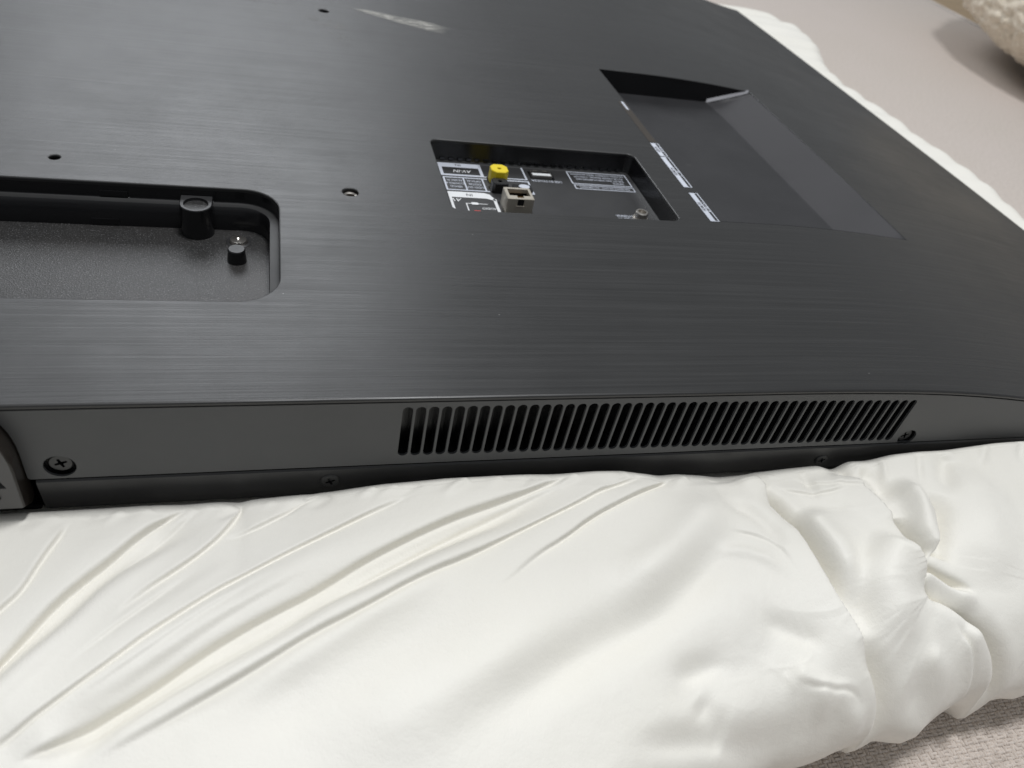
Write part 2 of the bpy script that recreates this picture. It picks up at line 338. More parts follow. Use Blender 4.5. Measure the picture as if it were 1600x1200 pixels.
# folds traced along the cloth: (pixel path, kind, width, height, taper at start, taper at end)
FOLDS = [
 ([(-60,1010),(0,954),(32,928),(60,880),(86,844),(112,812)], 'lip', .010, .0022, 0, .2),
 ([(-80,1100),(0,1020),(40,980),(88,932),(132,896),(172,868),(212,836),(256,810),(308,791)], 'lip', .012, .0034, 0, .15),
 ([(-60,1080),(20,1010),(80,966),(140,910),(192,876),(250,842),(310,808),(330,796)], 'g', .0065, -.0036, 0, .3),
 ([(-60,1140),(0,1082),(60,1024),(120,970),(180,908),(240,862),(300,830)], 'g', .0050, .0022, 0, .4),
 ([(150,990),(216,930),(272,892),(312,864),(344,836),(368,808),(377,788)], 'lip', .011, .0026, .5, .05),
 ([(332,848),(380,836),(440,806),(480,780),(505,772)], 'lip', .008, .0018, .4, .1),
 ([(-60,1200),(0,1160),(60,1116),(160,1044),(224,996),(280,960),(328,930),(360,912),(400,892),(440,870),(500,840),(568,806),(632,780),(670,760)], 'lip', .013, .0024, .1, .2),
 ([(-20,1190),(60,1136),(160,1066),(260,1000),(360,938),(460,886),(560,838),(660,796)], 'g', .0070, .0016, .2, .4),
 ([(20,1196),(80,1156),(160,1108),(240,1060),(300,1020),(360,984),(420,952),(480,920),(540,886),(580,864),(660,824),(740,792),(820,766),(900,742)], 'lip', .011, .0030, .05, .1),
 ([(40,1204),(120,1148),(200,1100),(280,1052),(360,1008),(440,968),(500,926),(580,892),(660,852),(740,820),(820,788),(890,760)], 'g', .0075, -.0052, .1, .2),
 ([(100,1210),(180,1150),(260,1100),(340,1056),(420,1010),(500,962),(580,922),(660,880),(740,845),(820,806),(890,775)], 'g', .0042, .0026, .1, .3),
 ([(120,1200),(224,1144),(312,1092),(400,1040),(480,990),(560,952),(660,896),(740,864),(820,824),(900,788),(940,764),(1020,744)], 'lip', .010, .0024, .2, .1),
 ([(760,930),(800,900),(840,864),(880,840),(920,808),(980,776),(1052,746)], 'lip', .012, .0028, .5, .1),
 ([(300,1180),(420,1110),(560,1040),(680,980),(800,915)], 'g', .012, -.0030, .3, .4),
 ([(480,1210),(600,1130),(720,1070),(840,1010),(930,960)], 'g', .014, .0030, .3, .4),
 ([(640,1180),(760,1110),(884,1030),(960,990),(1000,972),(1052,931),(1100,884),(1130,845),(1158,806)], 'g', .0090, -.0050, .4, .3),
 ([(960,960),(1020,900),(1070,850),(1110,800),(1130,770)], 'g', .012, .0050, .3, .3),
 ([(1048,1064),(1095,1035),(1152,1022)], 'g', .0040, -.0022, .4, .5),
 ([(1030,1100),(1100,1060),(1190,1030),(1260,1020)], 'g', .012, -.0030, .3, .3),
 ([(1150,960),(1230,990),(1310,1030)], 'g', .009, -.0018, .4, .4),
 # seam flap
 ([(1160,744),(1169,756),(1191,784),(1221,819),(1243,853),(1264,892),(1282,927),(1299,957),(1325,996),(1355,1031),(1377,1066),(1403,1096),(1441,1146)], 'lipr', .016, .0072, .05, 0),
 ([(1183,768),(1205,790),(1228,814),(1258,850),(1283,890),(1308,935),(1325,975)], 'g', .0052, -.0105, .15, .4),
 ([(1335,1000),(1362,1030),(1385,1054),(1408,1086),(1434,1126)], 'g', .0055, -.0080, .3, .1),
 ([(1240,800),(1290,850),(1320,900),(1350,960)], 'g', .011, .0055, .2, .4),
 ([(1377,826),(1355,850),(1340,880),(1336,930),(1350,980),(1375,1020)], 'g', .0065, -.0030, .2, .3),
 ([(1400,850),(1380,880),(1378,930),(1400,975),(1440,1010)], 'g', .013, .0070, .2, .3),
 ([(1429,1044),(1450,1060),(1490,1082),(1530,1085)], 'g', .0080, -.0052, .3, .2),
 ([(1440,1020),(1480,1050),(1520,1075)], 'g', .0060, .0035, .3, .3),
 ([(1306,738),(1340,772),(1372,804),(1394,836),(1408,868),(1422,896),(1442,921),(1470,945),(1500,965),(1530,985),(1562,1008),(1605,1050)], 'lipr', .014, .0066, .1, 0),
 ([(1390,810),(1400,828),(1420,853),(1444,873)], 'g', .0045, -.0100, .2, .3),
 ([(1410,868),(1430,880),(1455,892),(1490,914),(1520,938)], 'g', .0042, -.0060, .1, .4),
 ([(1420,905),(1445,925),(1475,941),(1520,966),(1559,996),(1610,1050)], 'g', .0045, -.0105, .2, 0),
 ([(1425,893),(1460,908),(1500,932),(1530,955)], 'g', .0034, .0034, .2, .3),
 ([(1400,745),(1416,767),(1432,800),(1440,835),(1448,866)], 'g', .0062, .0060, .3, .1),
 ([(1462,770),(1462,810),(1460,850),(1456,872)], 'g', .0055, -.0050, .3, .1),
 ([(1485,975),(1511,1009),(1542,1044),(1576,1072),(1605,1088)], 'lipr', .009, .0040, .3, 0),
 ([(1500,985),(1540,1020),(1590,1060)], 'g', .0060, .0040, .3, .2),
 ([(1560,1005),(1585,1030),(1610,1066)], 'g', .0030, -.0035, .2, 0),
 ([(1452,770),(1457,800),(1456,840),(1449,872)], 'lipr', .006, .0042, .3, .1),
 ([(1412,862),(1432,872),(1455,884),(1492,906),(1525,930)], 'lip', .006, .0034, .1, .4),
 ([(1420,897),(1445,917),(1470,934),(1522,958),(1562,988),(1612,1040)], 'lip', .009, .0040, .15, 0),
 ([(1120,790),(1160,800),(1200,830),(1222,870)], 'g', .0040, -.0016, .3, .3),
 ([(1130,830),(1175,838),(1215,860),(1240,900)], 'lip', .004, .0010, .3, .4),
 ([(1110,860),(1160,862),(1205,882),(1235,915)], 'g', .0030, .0012, .3, .4),
 ([(1190,960),(1240,985),(1290,1010)], 'g', .0040, -.0014, .3, .3),
 ([(1240,1060),(1290,1075),(1340,1072),(1360,1095)], 'lip', .004, .0016, .3, .2),
 ([(1204,760),(1240,770),(1280,772),(1325,768)], 'lip', .004, .0012, .3, .3),
 ([(1230,748),(1275,757),(1330,764),(1370,790)], 'lip', .004, .0012, .3, .3),
 ([(1240,785),(1290,796),(1330,792)], 'g', .004, -.0010, .3, .3),
 # crumples along the front hem
 ([(960,1170),(1000,1165),(1087,1148),(1173,1142),(1240,1128),(1277,1116),(1347,1113)], 'g', .0045, -.0028, .3, .3),
 ([(1120,1180),(1200,1160),(1290,1150),(1380,1135)], 'g', .006, -.0032, .3, .2),
 ([(1277,1100),(1320,1080),(1345,1112),(1385,1115)], 'g', .0045, .0030, .2, .2),
 ([(1230,1040),(1270,1070),(1310,1090)], 'g', .006, .0022, .3, .3),
 ([(1090,1085),(1120,1120),(1150,1140)], 'g', .006, -.0022, .3, .3),
 ([(1500,720),(1530,800),(1545,880),(1560,930)], 'g', .016, .0040, .3, .3),
 ([(1340,730),(1372,750),(1395,790)], 'g', .005, -.0030, .2, .4),
 ([(1480,706),(1475,740),(1480,780)], 'g', .005, -.0025, .2, .4),
]
_r = random.Random(11)
_lips = [f for f in FOLDS[:13] if f[1] == 'lip' and len(f[0]) > 6]
for A, B in zip(_lips[:-1], _lips[1:]):                       # finer folds running between the main ones
    for fr in (.33, .66):
        n = 9; pa = [A[0][int(round(k * (len(A[0]) - 1) / (n - 1)))] for k in range(n)]; pb = [B[0][int(round(k * (len(B[0]) - 1) / (n - 1)))] for k in range(n)]
        path = [((1 - fr) * p[0] + fr * q[0], (1 - fr) * p[1] + fr * q[1]) for p, q in zip(pa, pb)]
        a0 = _r.randint(0, 3); path = path[a0:a0 + _r.randint(5, 6)]
        FOLDS.append((path, _r.choice(['g', 'lip']), _r.uniform(.003, .006), _r.choice((1, 1, -1)) * _r.uniform(.0007, .0013) if False else _r.uniform(.0006, .0012), .35, .35))
for k in range(34):                                           # puckers where the cloth is pinned under the set
    q = k * 48 + _r.uniform(-16, 16); yb = float(np.interp(q, [c[0] for c in _cr], [c[1] for c in _cr])) + 3
    ln = _r.uniform(35, 90); dx = -1.0 if q < 1080 else _r.uniform(-.3, .5); dx *= min(1, .9)
    path = [(q, yb), (q + dx * ln * .35, yb + ln * .22), (q + dx * ln * .8, yb + ln * .5 * (1.5 if q > 1080 else 1))]
    FOLDS.append((path, 'g', _r.uniform(.0016, .0034), _r.choice((1, -1)) * _r.uniform(.0005, .0014), .05, .7))
def fold_height(x, y):
    h = np.zeros_like(x); sx = np.zeros_like(x); sy = np.zeros_like(x)
    for path, kind, wd, amp, t0, t1 in FOLDS:
        P = np.array([on_duvet(a, b) for a, b in path])
        # smooth the path
        for _ in range(2):
            Q = [P[0]]
            for a, b in zip(P[:-1], P[1:]): Q += [a * .75 + b * .25, a * .25 + b * .75]
            P = np.array(Q + [P[-1]])
        mrg = wd * 4; s = (x > P[:, 0].min() - mrg) & (x < P[:, 0].max() + mrg) & (y > P[:, 1].min() - mrg) & (y < P[:, 1].max() + mrg)
        idx = np.nonzero(s)[0]
        if not len(idx): continue
        px, py = x[idx], y[idx]; best = np.full(len(idx), 1e9); gx = np.zeros(len(idx)); gy = np.zeros(len(idx)); sg = np.zeros(len(idx)); al = np.zeros(len(idx))
        seg = np.linalg.norm(np.diff(P, axis=0), axis=1); cum = np.concatenate([[0], np.cumsum(seg)]); tot = cum[-1]
        for k in range(len(P) - 1):
            a = P[k]; d = P[k + 1] - a; L2 = d @ d + 1e-15
            tt = np.clip(((px - a[0]) * d[0] + (py - a[1]) * d[1]) / L2, 0, 1)
            ex = px - a[0] - tt * d[0]; ey = py - a[1] - tt * d[1]; dd = np.hypot(ex, ey); cr = d[0] * (py - a[1]) - d[1] * (px - a[0])
            u = dd < best; best[u] = dd[u]; sg[u] = np.sign(cr[u]); L1 = math.sqrt(L2); gx[u] = -d[1] / L1; gy[u] = d[0] / L1; al[u] = (cum[k] + tt[u] * seg[k]) / tot
        tp = np.ones(len(idx))
        if t0: q = np.clip(al / t0, 0, 1); tp *= q * q * (3 - 2 * q)
        if t1: q = np.clip((1 - al) / t1, 0, 1); tp *= q * q * (3 - 2 * q)
        d = best * sg
        if kind == 'g': v = np.exp(-(best / wd) ** 2)
        else:
            if kind == 'lipr': d = -d; gx = -gx; gy = -gy
            sh = OVER * min(2.4, amp / .0028) * tp * np.exp(-(np.maximum(d, 0) / .0042) ** 2) / (1 + np.exp(-np.clip((d - .0004) / .00048, -40, 40)))
            sx[idx] -= gx * sh; sy[idx] -= gy * sh
            v = np.exp(-np.maximum(d, 0) / wd) / (1 + np.exp(-np.clip(d / .00052, -40, 40))) - .55 * np.exp(-((d + .0006) / .0012) ** 2)
            v = v * np.where(best > mrg * .75, np.clip((mrg - best) / (mrg * .25), 0, 1), 1)
            endcap = ((al <= 0) | (al >= 1)) & (best > .0005)
            v = np.where(endcap & (tp > .5), v * np.exp(-(best / .006) ** 2), v)
        h[idx] += amp * (1.35 if kind == 'g' else 1.05) * tp * v
    return h, sx, sy
OVER = .0022
def make_duvet():
    def axis(segs):
        out = [segs[0][0]]
        for a, b, st in segs:
            n = max(1, int(round((b - a) / st))); out += list(np.linspace(a, b, n + 1)[1:])
        return np.array(out)
    xs = axis([(LEFT, -.16, .012), (-.16, .48, .0008), (.48, .70, .004)])
    xs = (xs - LEFT) / (.70 - LEFT)
    # rows: fraction between the front edge and y = .2235, then on under the television to the back
    tf = axis([(0, 1, 1 / 330)]); tb = axis([(0, 1, 1 / 120)])[1:]
    nx, ny = len(xs), len(tf) + len(tb)
    X = np.zeros((ny, nx)); Y = np.zeros((ny, nx))
    for j in range(ny):
        Xr = LEFT + xs * (.70 - LEFT)
        if j < len(tf):
            for _ in range(3):
                yf = np.interp(Xr, FEX, FEY); yy = yf + (.2235 - yf) * tf[j]
                xr = np.interp(yy, RY, RX); Xr = LEFT + xs * (xr - LEFT)
        else:
            yy = .2235 + (BACK - .2235) * tb[j - len(tf)] + 0 * Xr
            Xr = LEFT + xs * (np.interp(yy, RY, RX) - LEFT)
        X[j] = Xr; Y[j] = yy
    x, y = X.ravel(), Y.ravel()
    z = base_height(x, y)
    under = (x > XL - .01) & (x < XR + .004) & (y > .219) & (y < YF + .006)
    f, shx, shy = fold_height(x, y); x0_, y0_ = x, y
    k = np.clip((.2200 - y) / .012, 0, 1); f *= np.where(y > .2080, .35 + .65 * k, 1) * (y < .2225)
    z = z + f
    front = (y < .213)
    z += np.where(front, .0009 * vnoise(x * 13, y * 13, 3) + np.clip((x - .05) / .2, .15, 1) * (.0006 * vnoise(x * 55 + 9, y * 45, 4) + .0004 * vnoise(x * 150, y * 120, 5)), 0)
    rid = lambda n: 1 - np.minimum(1, np.abs(n) * 11) ** .8
    patch = np.clip(.2 + 2.2 * vnoise(x * 11, y * 11, 21), 0, 1) * np.clip((x - .06) / .14, .12, 1)
    z += np.where(front, patch * (.00035 * rid(vnoise(x * 30 + y * 12, y * 48, 22)) + .0002 * rid(vnoise(x * 70, y * 85, 23))), 0)
    side = (~under) & (y > .2235)
    z += np.where(side, .008 * vnoise(x * 12, y * 12, 8) + .003 * vnoise(x * 30, y * 40, 9) + .0010 * np.sin(y * 150 + 24 * x), 0)
    z = np.where(under, np.minimum(z, -.0612), z)
    # rounded hem
    yf = np.interp(x, FEX, FEY); xr = np.interp(y, RY, RX)
    d = np.minimum.reduce([y - yf, xr - x, BACK - y, x - LEFT]); d = np.clip(d, 0, RR)
    z -= RR - np.sqrt(np.maximum(0, RR * RR - (RR - d) ** 2))
    kk = (y < .219) * np.clip((y - yf - .012) / .02, 0, 1); x = x + shx * kk; y = y + shy * kk
    verts = [np.stack([x, y, z], 1)]
    idx = np.arange(nx * ny).reshape(ny, nx)
    faces = np.stack([idx[:-1, :-1], idx[:-1, 1:], idx[1:, 1:], idx[1:, :-1]], -1).reshape(-1, 4).tolist()
    # hem rolls under to the rug
    loop = np.concatenate([idx[0, :], idx[1:, -1], idx[-1, -2::-1], idx[-2:0:-1, 0]])
    B = verts[0][loop]; T = np.roll(B, -1, 0) - np.roll(B, 1, 0)
    nrm = np.stack([-T[:, 1], T[:, 0]], 1); nrm /= np.linalg.norm(nrm, axis=1)[:, None] + 1e-12
    for _ in range(6): nrm = (np.roll(nrm, 1, 0) + nrm + np.roll(nrm, -1, 0)) / 3
    prev = loop; n = len(loop); base = nx * ny
    for a in (20, 45, 70, 90, 100):
        t = math.radians(min(a, 90)); inn = RR * (1 - math.cos(t)) * .9 + (.03 if a > 90 else 0)
        bot = -Z0 + .0015
        zz = B[:, 2] + (bot - B[:, 2]) * math.sin(t)
        V = np.stack([B[:, 0] + nrm[:, 0] * inn, B[:, 1] + nrm[:, 1] * inn, zz], 1); verts.append(V)
        cur = np.arange(base, base + n); base += n
        for i in range(n):
            j = (i + 1) % n; faces.append((int(prev[i]), int(cur[i]), int(cur[j]), int(prev[j])))
        prev = cur
    V = np.concatenate(verts); V[:, 2] += Z0
    org = np.array([-.1, .5, 0]); V -= org
    me = bpy.data.meshes.new('duvet'); me.from_pydata(V.tolist(), [], faces); me.materials.append(M_satin)
    me.polygons.foreach_set('use_smooth', [True] * len(me.polygons))
    o = link('duvet', me, None, org)
    o['label'] = 'cream white satin duvet with long diagonal folds lying under the television'; o['category'] = 'duvet'
make_duvet()

# ------------------------------------------------------------------ television
tv = bpy.data.objects.new('television', None); C.objects.link(tv); tv.location = (TV[0], TV[1], TV[2] + Z0)
tv.empty_display_size = .1
tv['label'] = 'black flat television lying face down on the duvet, brushed back cover upwards'; tv['category'] = 'television'

REC = roundrect(-.2254, -.0004, .2842, .3815, .0185, 10)          # stand recess
PORT = roundrect(.0908, .2302, .3722, .4592, .0052, 6)            # connector bay
POCK = [(.2585, .3745), (.4020, .3745), (.4035, .6190), (.2575, .6205)]
HOLES = [(.0368, .385, .0042), (.0368, .685, .0040), (-.1083, .404, .0025), (-.263, .385, .0042), (-.263, .685, .0040)]
def stepped(mb, loop, prof, mi=0):
    mb.loft([[(x, y, z) for x, y in offset(loop, d)] for d, z in prof], mi)
def back_cover():
    mb = MB()
    outer = []
    for (ax, ay), (bx, by), n in (((XL, YN), (XR, YN), 90), ((XR, YN), (XR, YF), 50), ((XR, YF), (XL, YF), 90), ((XL, YF), (XL, YN), 50)):
        for k in range(n): outer.append((ax + (bx - ax) * k / n, ay + (by - ay) * k / n))
    top = offset(outer, -.0009)
    pock = []
    for (a, b) in zip(POCK, POCK[1:] + POCK[:1]):
        for k in range(14): pock.append((a[0] + (b[0] - a[0]) * k / 14, a[1] + (b[1] - a[1]) * k / 14))
    holes = [offset(REC, .0007), offset(PORT, .0006), offset(pock, .0005)] + [circle(x, y, r + .0007, 20) for x, y, r in HOLES]
    st = [(x, y) for x in np.linspace(XL + .008, XR - .008, 110) for y in np.linspace(YN + .006, YF - .006, 60)]
    V, F = fill(top, holes, st)
    mb.add([(x, y, 0) for x, y in V], F)
    stepped(mb, outer, [(-.0009, 0), (-.0003, -.0003), (0, -.0008), (0, -.0017), (-.002, -.0017)])
    stepped(mb, REC, [(.0007, 0), (.0002, -.0002), (0, -.0006), (0, -.0019)])
    stepped(mb, PORT, [(.0006, 0), (.0002, -.0002), (0, -.0005), (0, -.0016)])
    stepped(mb, pock, [(.0005, 0), (0, -.0003)])
    for x, y, r in HOLES: stepped(mb, circle(x, y, r, 20), [(.0007, 0), (.0002, -.0002), (0, -.0006), (0, -.0016)])
    A = np.array(mb.v); A[:, 2] += drop(A[:, 0], A[:, 1]); mb.v = [tuple(p) for p in A]
    return part('back_cover', mb, MB_brush, tv, 17)
cover = back_cover()
for i, (x, y, r) in enumerate(HOLES):
    mb = MB(); mb.lathe(x, y, [(r + .0001, -.0012), (r, -.003), (r * .82, -.0045), (r * .80, -.012)], 0, 20, False, False)
    mb.lathe(x, y, [(r * .80, -.0119), (.0001, -.0119)], 1, 20)
    if i in (0, 3): mb.lathe(x, y, [(r * .97, -.0030), (r * .95, -.0022), (r * .66, -.0026), (r * .60, -.0110)], 1, 20)
    part('mounting_hole', mb, [M_black, M_metal if i in (0, 3) else M_void], cover)

# pale scuff beside the far mounting hole, and faint rub marks
def rub_material(name, col, scale, lo, hi, mapscale=(1, 1, 1)):
    m, nt, b = mat(name, col, .8)
    n = tex_noise(nt, scale, 6, .75, mapscale); r = ramp(nt, n.outputs['Fac'], [(lo, 0.0), (hi, 1.0)])
    at = N(nt, 'ShaderNodeAttribute', attribute_name='fade'); mu = N(nt, 'ShaderNodeMath', operation='MULTIPLY')
    nt.links.new(r.outputs[0], mu.inputs[0]); nt.links.new(at.outputs['Fac'], mu.inputs[1]); nt.links.new(mu.outputs[0], b.inputs['Alpha']); return m
M_scuff = rub_material('pale_scuff', (.50, .49, .45), 210, .36, .62, (.5, 1.6, 1))
M_haze = rub_material('chalky_rub', (.30, .30, .29), 70, .46, .85)
def decal(name, path, widths, m, parent, strength=1.0, zoff=.00012, nseg=26):
    P = np.array(path, float); cum = np.concatenate([[0], np.cumsum(np.linalg.norm(np.diff(P, axis=0), axis=1))]); tt = np.linspace(0, cum[-1], nseg)
    px = np.interp(tt, cum, P[:, 0]); py = np.interp(tt, cum, P[:, 1]); ww = np.interp(tt, cum, widths)
    D = np.gradient(np.stack([px, py], 1), axis=0); D /= np.linalg.norm(D, axis=1)[:, None]
    mb = MB(); vs = []; fs = []; fade = []
    for i in range(nseg):
        for q in range(7):
            s = (q - 3) / 3; x = px[i] - D[i, 1] * ww[i] * s; y = py[i] + D[i, 0] * ww[i] * s
            vs.append((x - TV[0], y - TV[1], zoff + float(drop(x, y)) - TV[2]))
            e = min(1, i / 2, (nseg - 1 - i) / 5); fade.append(strength * (1 - s * s) ** .8 * e)
    for i in range(nseg - 1):
        for q in range(6): a = i * 7 + q; fs.append((a, a + 7, a + 8, a + 1))
    me = bpy.data.meshes.new(name); me.from_pydata(vs, [], fs); me.materials.append(m)
    at = me.attributes.new('fade', 'FLOAT', 'POINT'); at.data.foreach_set('value', fade)
    return link(name, me, parent)
decal('scuff_mark', [on_z(a, b, 0) for a, b in ((548, 13), (580, 20), (620, 30), (660, 39), (700, 50))], [.0025, .006, .009, .012, .012], M_scuff, cover, .85)
decal('scuff_mark', [on_z(a, b, 0) for a, b in ((484, 22), (508, 32), (528, 48), (540, 78))], [.010, .014, .012, .006], M_haze, cover, 1.0)
decal('scuff_mark', [on_z(a, b, 0) for a, b in ((370, -2), (420, 4), (470, 11))], [.003, .004, .002], M_haze, cover, .6)
decal('scuff_mark', [on_z(a, b, 0) for a, b in ((430, 5), (431, 14))], [.0006, .0006], M_scuff, cover, .5)
decal('scuff_mark', [on_z(a, b, 0) for a, b in ((565, 288), (584, 292), (582, 306))], [.0003, .0004, .0003], M_haze, cover, .5)

# -------- side panel with the row of vents
def side_z(x): return max(float(drop(x, YN)) - .0032, -.0372)
YS = .2222; T_SIDE = .0011
NS = 48; SX0, SX1 = .0482, .2991; SLW = .00215
def xz(loop, y): return [(a, y, b) for a, b in loop]
def slot(cx, zb, zt, r, n=7):
    out = []
    for k in range(n + 1): t = math.radians(180 + 180 * k / n); out.append((cx + r * math.cos(t), zb + r + r * math.sin(t)))
    for k in range(n + 1): t = math.radians(180 * k / n); out.append((cx + r * math.cos(t), zt - r + r * math.sin(t)))
    return out
def arch(hw, zb, zt, r, n=10):
    """counter-clockwise arch outline in (x, z), round shoulders on top"""
    out = [(XC - hw + .0006, zb), (XC + hw - .0006, zb), (XC + hw, zb + .0006)]
    for k in range(n + 1): t = math.radians(90 * k / n); out.append((XC + hw - r * .35 + r * .35 * math.cos(t), zt - r + r * math.sin(t)))
    for k in range(n + 1): t = math.radians(90 + 90 * k / n); out.append((XC - hw + r * .35 + r * .35 * math.cos(t), zt - r + r * math.sin(t)))
    return out + [(XC - hw, zb + .0006)]
AR0 = arch(.0207, -.0512, -.0065, .0200); AR1 = arch(.0205, -.0462, -.0085, .0180); YA = YS - .0078
def side_panel():
    top = [(x, side_z(x)) for x in np.linspace(XR - .006, -.0560, 60)]
    flank = [(x + .0005, z + .0004) for x, z in AR0 if x >= XC - 1e-9 and z > -.0378][::-1]     # follows the housing, top to bottom
    outer = [(-.0910, -.0388)] + [(x, -.0388) for x in np.linspace(.0, XR - .006, 12)] + top + [(XC, side_z(XC)), (XC, flank[0][1])] + flank + [(-.0917, -.0380)]
    # counter-clockwise in (x, z)
    holes = [slot(SX0 + (SX1 - SX0) * i / (NS - 1), -.0338 - .0030 * i / (NS - 1), -.0056 - .0028 * (i / (NS - 1)) ** 2.2, SLW) for i in range(NS)]
    scr = [circle(-.0800, -.0322, .0056, 20), circle(.3108, -.0353, .0052, 20)]
    V, F = fill(outer, holes + scr, ())
    mb = MB(); mb.add([(x, YS, z) for x, z in V], F)
    for L in [outer] + holes + scr: mb.loft([xz(L, YS), xz(L, YS + T_SIDE)], 0)
    # mirrored plain half on the other side of the notch
    o2 = [(2 * XC - x, z) for x, z in outer][::-1]; V2, F2 = fill(o2, [], ())
    mb.add([(x, YS, z) for x, z in V2], F2); mb.loft([xz(o2, YS), xz(o2, YS + T_SIDE)], 0)
    sp = part('side_panel', mb, M_side, tv, 30)
    for i, L in enumerate(holes):
        mb = MB(); mb.loft([xz(offset(L, .00004), YS + T_SIDE), xz(offset(L, -.00002), YS + .0026), xz(offset(L, -.0003), YS + .0085)], 0, False, True)
        part('vent_slot', mb, M_void, sp, 30)
    for cx, cz, r in ((-.0800, -.0322, .0056), (.3108, -.0353, .0052)):
        screw(cx, cz, YS, r, sp, True)
    return sp
def screw(cx, cz, y, r, parent, recessed):
    """cross-head screw facing the camera side"""
    mb = MB(); n = 20
    ring = lambda rr, yy: [(cx + rr * math.cos(2 * math.pi * i / n), yy, cz + rr * math.sin(2 * math.pi * i / n)) for i in range(n)]
    if recessed: mb.loft([ring(r, y + .0010), ring(r, y + .0036), ring(r * .05, y + .0036)], 1)
    h = r * .80 if recessed else r; y0 = y + (.0016 if recessed else -.0009)
    cross = []
    a, b = h * .13, h * .52
    for k in range(4):
        t = math.pi / 2 * k + .35; c, s = math.cos(t), math.sin(t)
        for u, v in ((a, -a), (b, -a * .8), (b, a * .8)): cross.append((cx + u * c - v * s, cz + u * s + v * c))
    hl = [(p[0], p[2]) for p in ring(h * .86, 0)]
    V, F = fill(hl, [cross]); mb.add([(p[0], y0, p[1]) for p in V], F)
    mb.loft([xz(hl, y0), [(p[0], y0 + h * .10, p[2]) for p in ring(h * .97, 0)], [(p[0], y0 + h * .22, p[2]) for p in ring(h, 0)], [(p[0], y0 + h * .5, p[2]) for p in ring(h, 0)]], 0)
    mb.loft([xz(cross, y0), xz([(cx + (p[0] - cx) * .6, cz + (p[1] - cz) * .6) for p in cross], y0 + h * .55)], 1, False, True)
    return part('screw', mb, [M_screw, M_void], parent, 25)
side = side_panel()

# -------- bezel strip, inner shell and screen below the side panel
def front_bezel():
    mb = MB(); prof = [(.2228, -.0400), (.2222, -.0408), (.2224, -.0440), (.2236, -.0545), (.2244, -.0585), (.2260, -.0596), (.2300, -.0598)]
    def ring(y, z):
        d = y - YN; return [(XL + d, YN + d, z), (XR - d, YN + d, z), (XR - d, YF - d, z), (XL + d, YF - d, z)]
    # the notch interrupts the near run, so it is built as open strips
    xa, xb = -.0915, 2 * XC + .0915
    for x0, x1 in ((XL, xb), (xa, XR)):
        n = 40; xs = np.linspace(x0 + .002, x1 - .002 if x1 == XR else x1, n)
        rows = [[(x + (.0 if x not in (xs[0],) else 0), y, z) for x in xs] for y, z in prof]
        vs = [p for r in rows for p in r]; fs = []
        for k in range(len(rows) - 1):
            for i in range(n - 1): a = k * n + i; fs.append((a, a + 1, a + n + 1, a + n))
        mb.add(vs, fs)
    mb.add([(xb, y, z) for y, z in prof[4:]] + [(xa, y, z) for y, z in prof[4:]], [(0, 3, 4, 1), (1, 4, 5, 2)])
    # the other three sides follow the lower rim of the cover
    path = [(XR, YN + .001), (XR, YF), (XL, YF), (XL, YN + .001)]
    for (ax, ay), (bx, by) in zip(path[:-1], path[1:]):
        n = 40; L = math.hypot(bx - ax, by - ay); nx, ny = (by - ay) / L, -(bx - ax) / L
        rows = []
        for off, hz in ((-.0012, None), (-.0004, 'mid'), (-.002, -.0580), (-.006, -.0598)):
            row = []
            for k in range(n + 1):
                x = ax + (bx - ax) * k / n; y = ay + (by - ay) * k / n; zt = float(drop(x, y)) - .0016
                z = zt if hz is None else (min(zt - .003, -.046) if hz == 'mid' else hz)
                row.append((x + nx * off, y + ny * off, min(z, zt)))
            rows.append(row)
        vs = [p for r in rows for p in r]; fs = []; m = n + 1
        for k in range(len(rows) - 1):
            for i in range(n): a = k * m + i; fs.append((a, a + m, a + m + 1, a + 1))
        mb.add(vs, fs)
    bz = part('front_bezel', mb, M_bezel, tv, 30)
    screw(.0189, -.0478, .2228, .0040, bz, False); screw(.2662, -.0502, .2231, .0036, bz, False)
    return bz
front_bezel()
mb = MB(); mb.box(XL + .004, XR - .004, YN + .006, YF - .004, -.0600, -.0590)
part('screen', mb, M_screen, tv)
mb = MB(); mb.box(-.0850, XR - .012, .2340, .2350, -.0580, -.0120); mb.box(XL + .012, 2 * XC + .0850, .2340, .2350, -.0580, -.0120)
part('inner_shell', mb, M_void, tv)

# -------- arched notch with its grey insert in the middle of the edge
M_brown = plastic('brown_black_plastic', (.022, .018, .015), .30, 2600, .05)
mb = MB(); mb.loft([xz(AR0, YS + .003), xz(AR0, YS - .0008), xz(AR1, YA + .0008), xz(offset(AR1, -.0005), YA)], 0)
housing = part('control_housing', mb, M_brown, tv, 30)
face = offset(AR1, -.0005)
hole = [(XC - .0168, -.0345), (XC + .0168, -.0345), (XC + .0125, -.0225), (XC - .0125, -.0225)]
V, F = fill(face, [hole], ())
mb = MB(); mb.add([(x, YA, z) for x, z in V], F); hin = [(XC + (x - XC) * .93, z * .985 - .0004) for x, z in hole]
mb.loft([xz(hole, YA), xz(hin, YA + .0030)], 0); mb.add(xz(hin, YA + .0030), [(0, 1, 2, 3)], 1)
part('housing_face', mb, [plastic('grey_insert_plastic', (.085, .083, .082), .40, 2600, .05), M_void], housing, 25)
ring = lambda rr, yy: [(XC + rr * math.cos(2 * math.pi * i / 24), yy, -.0395 + rr * .25 * math.sin(2 * math.pi * i / 24)) for i in range(24)]
mb = MB(); mb.loft([ring(.0140, YA), ring(.0140, YA - .0006), ring(.0130, YA - .0010), ring(.001, YA - .0011)], 0)
part('button', mb, M_black, housing)

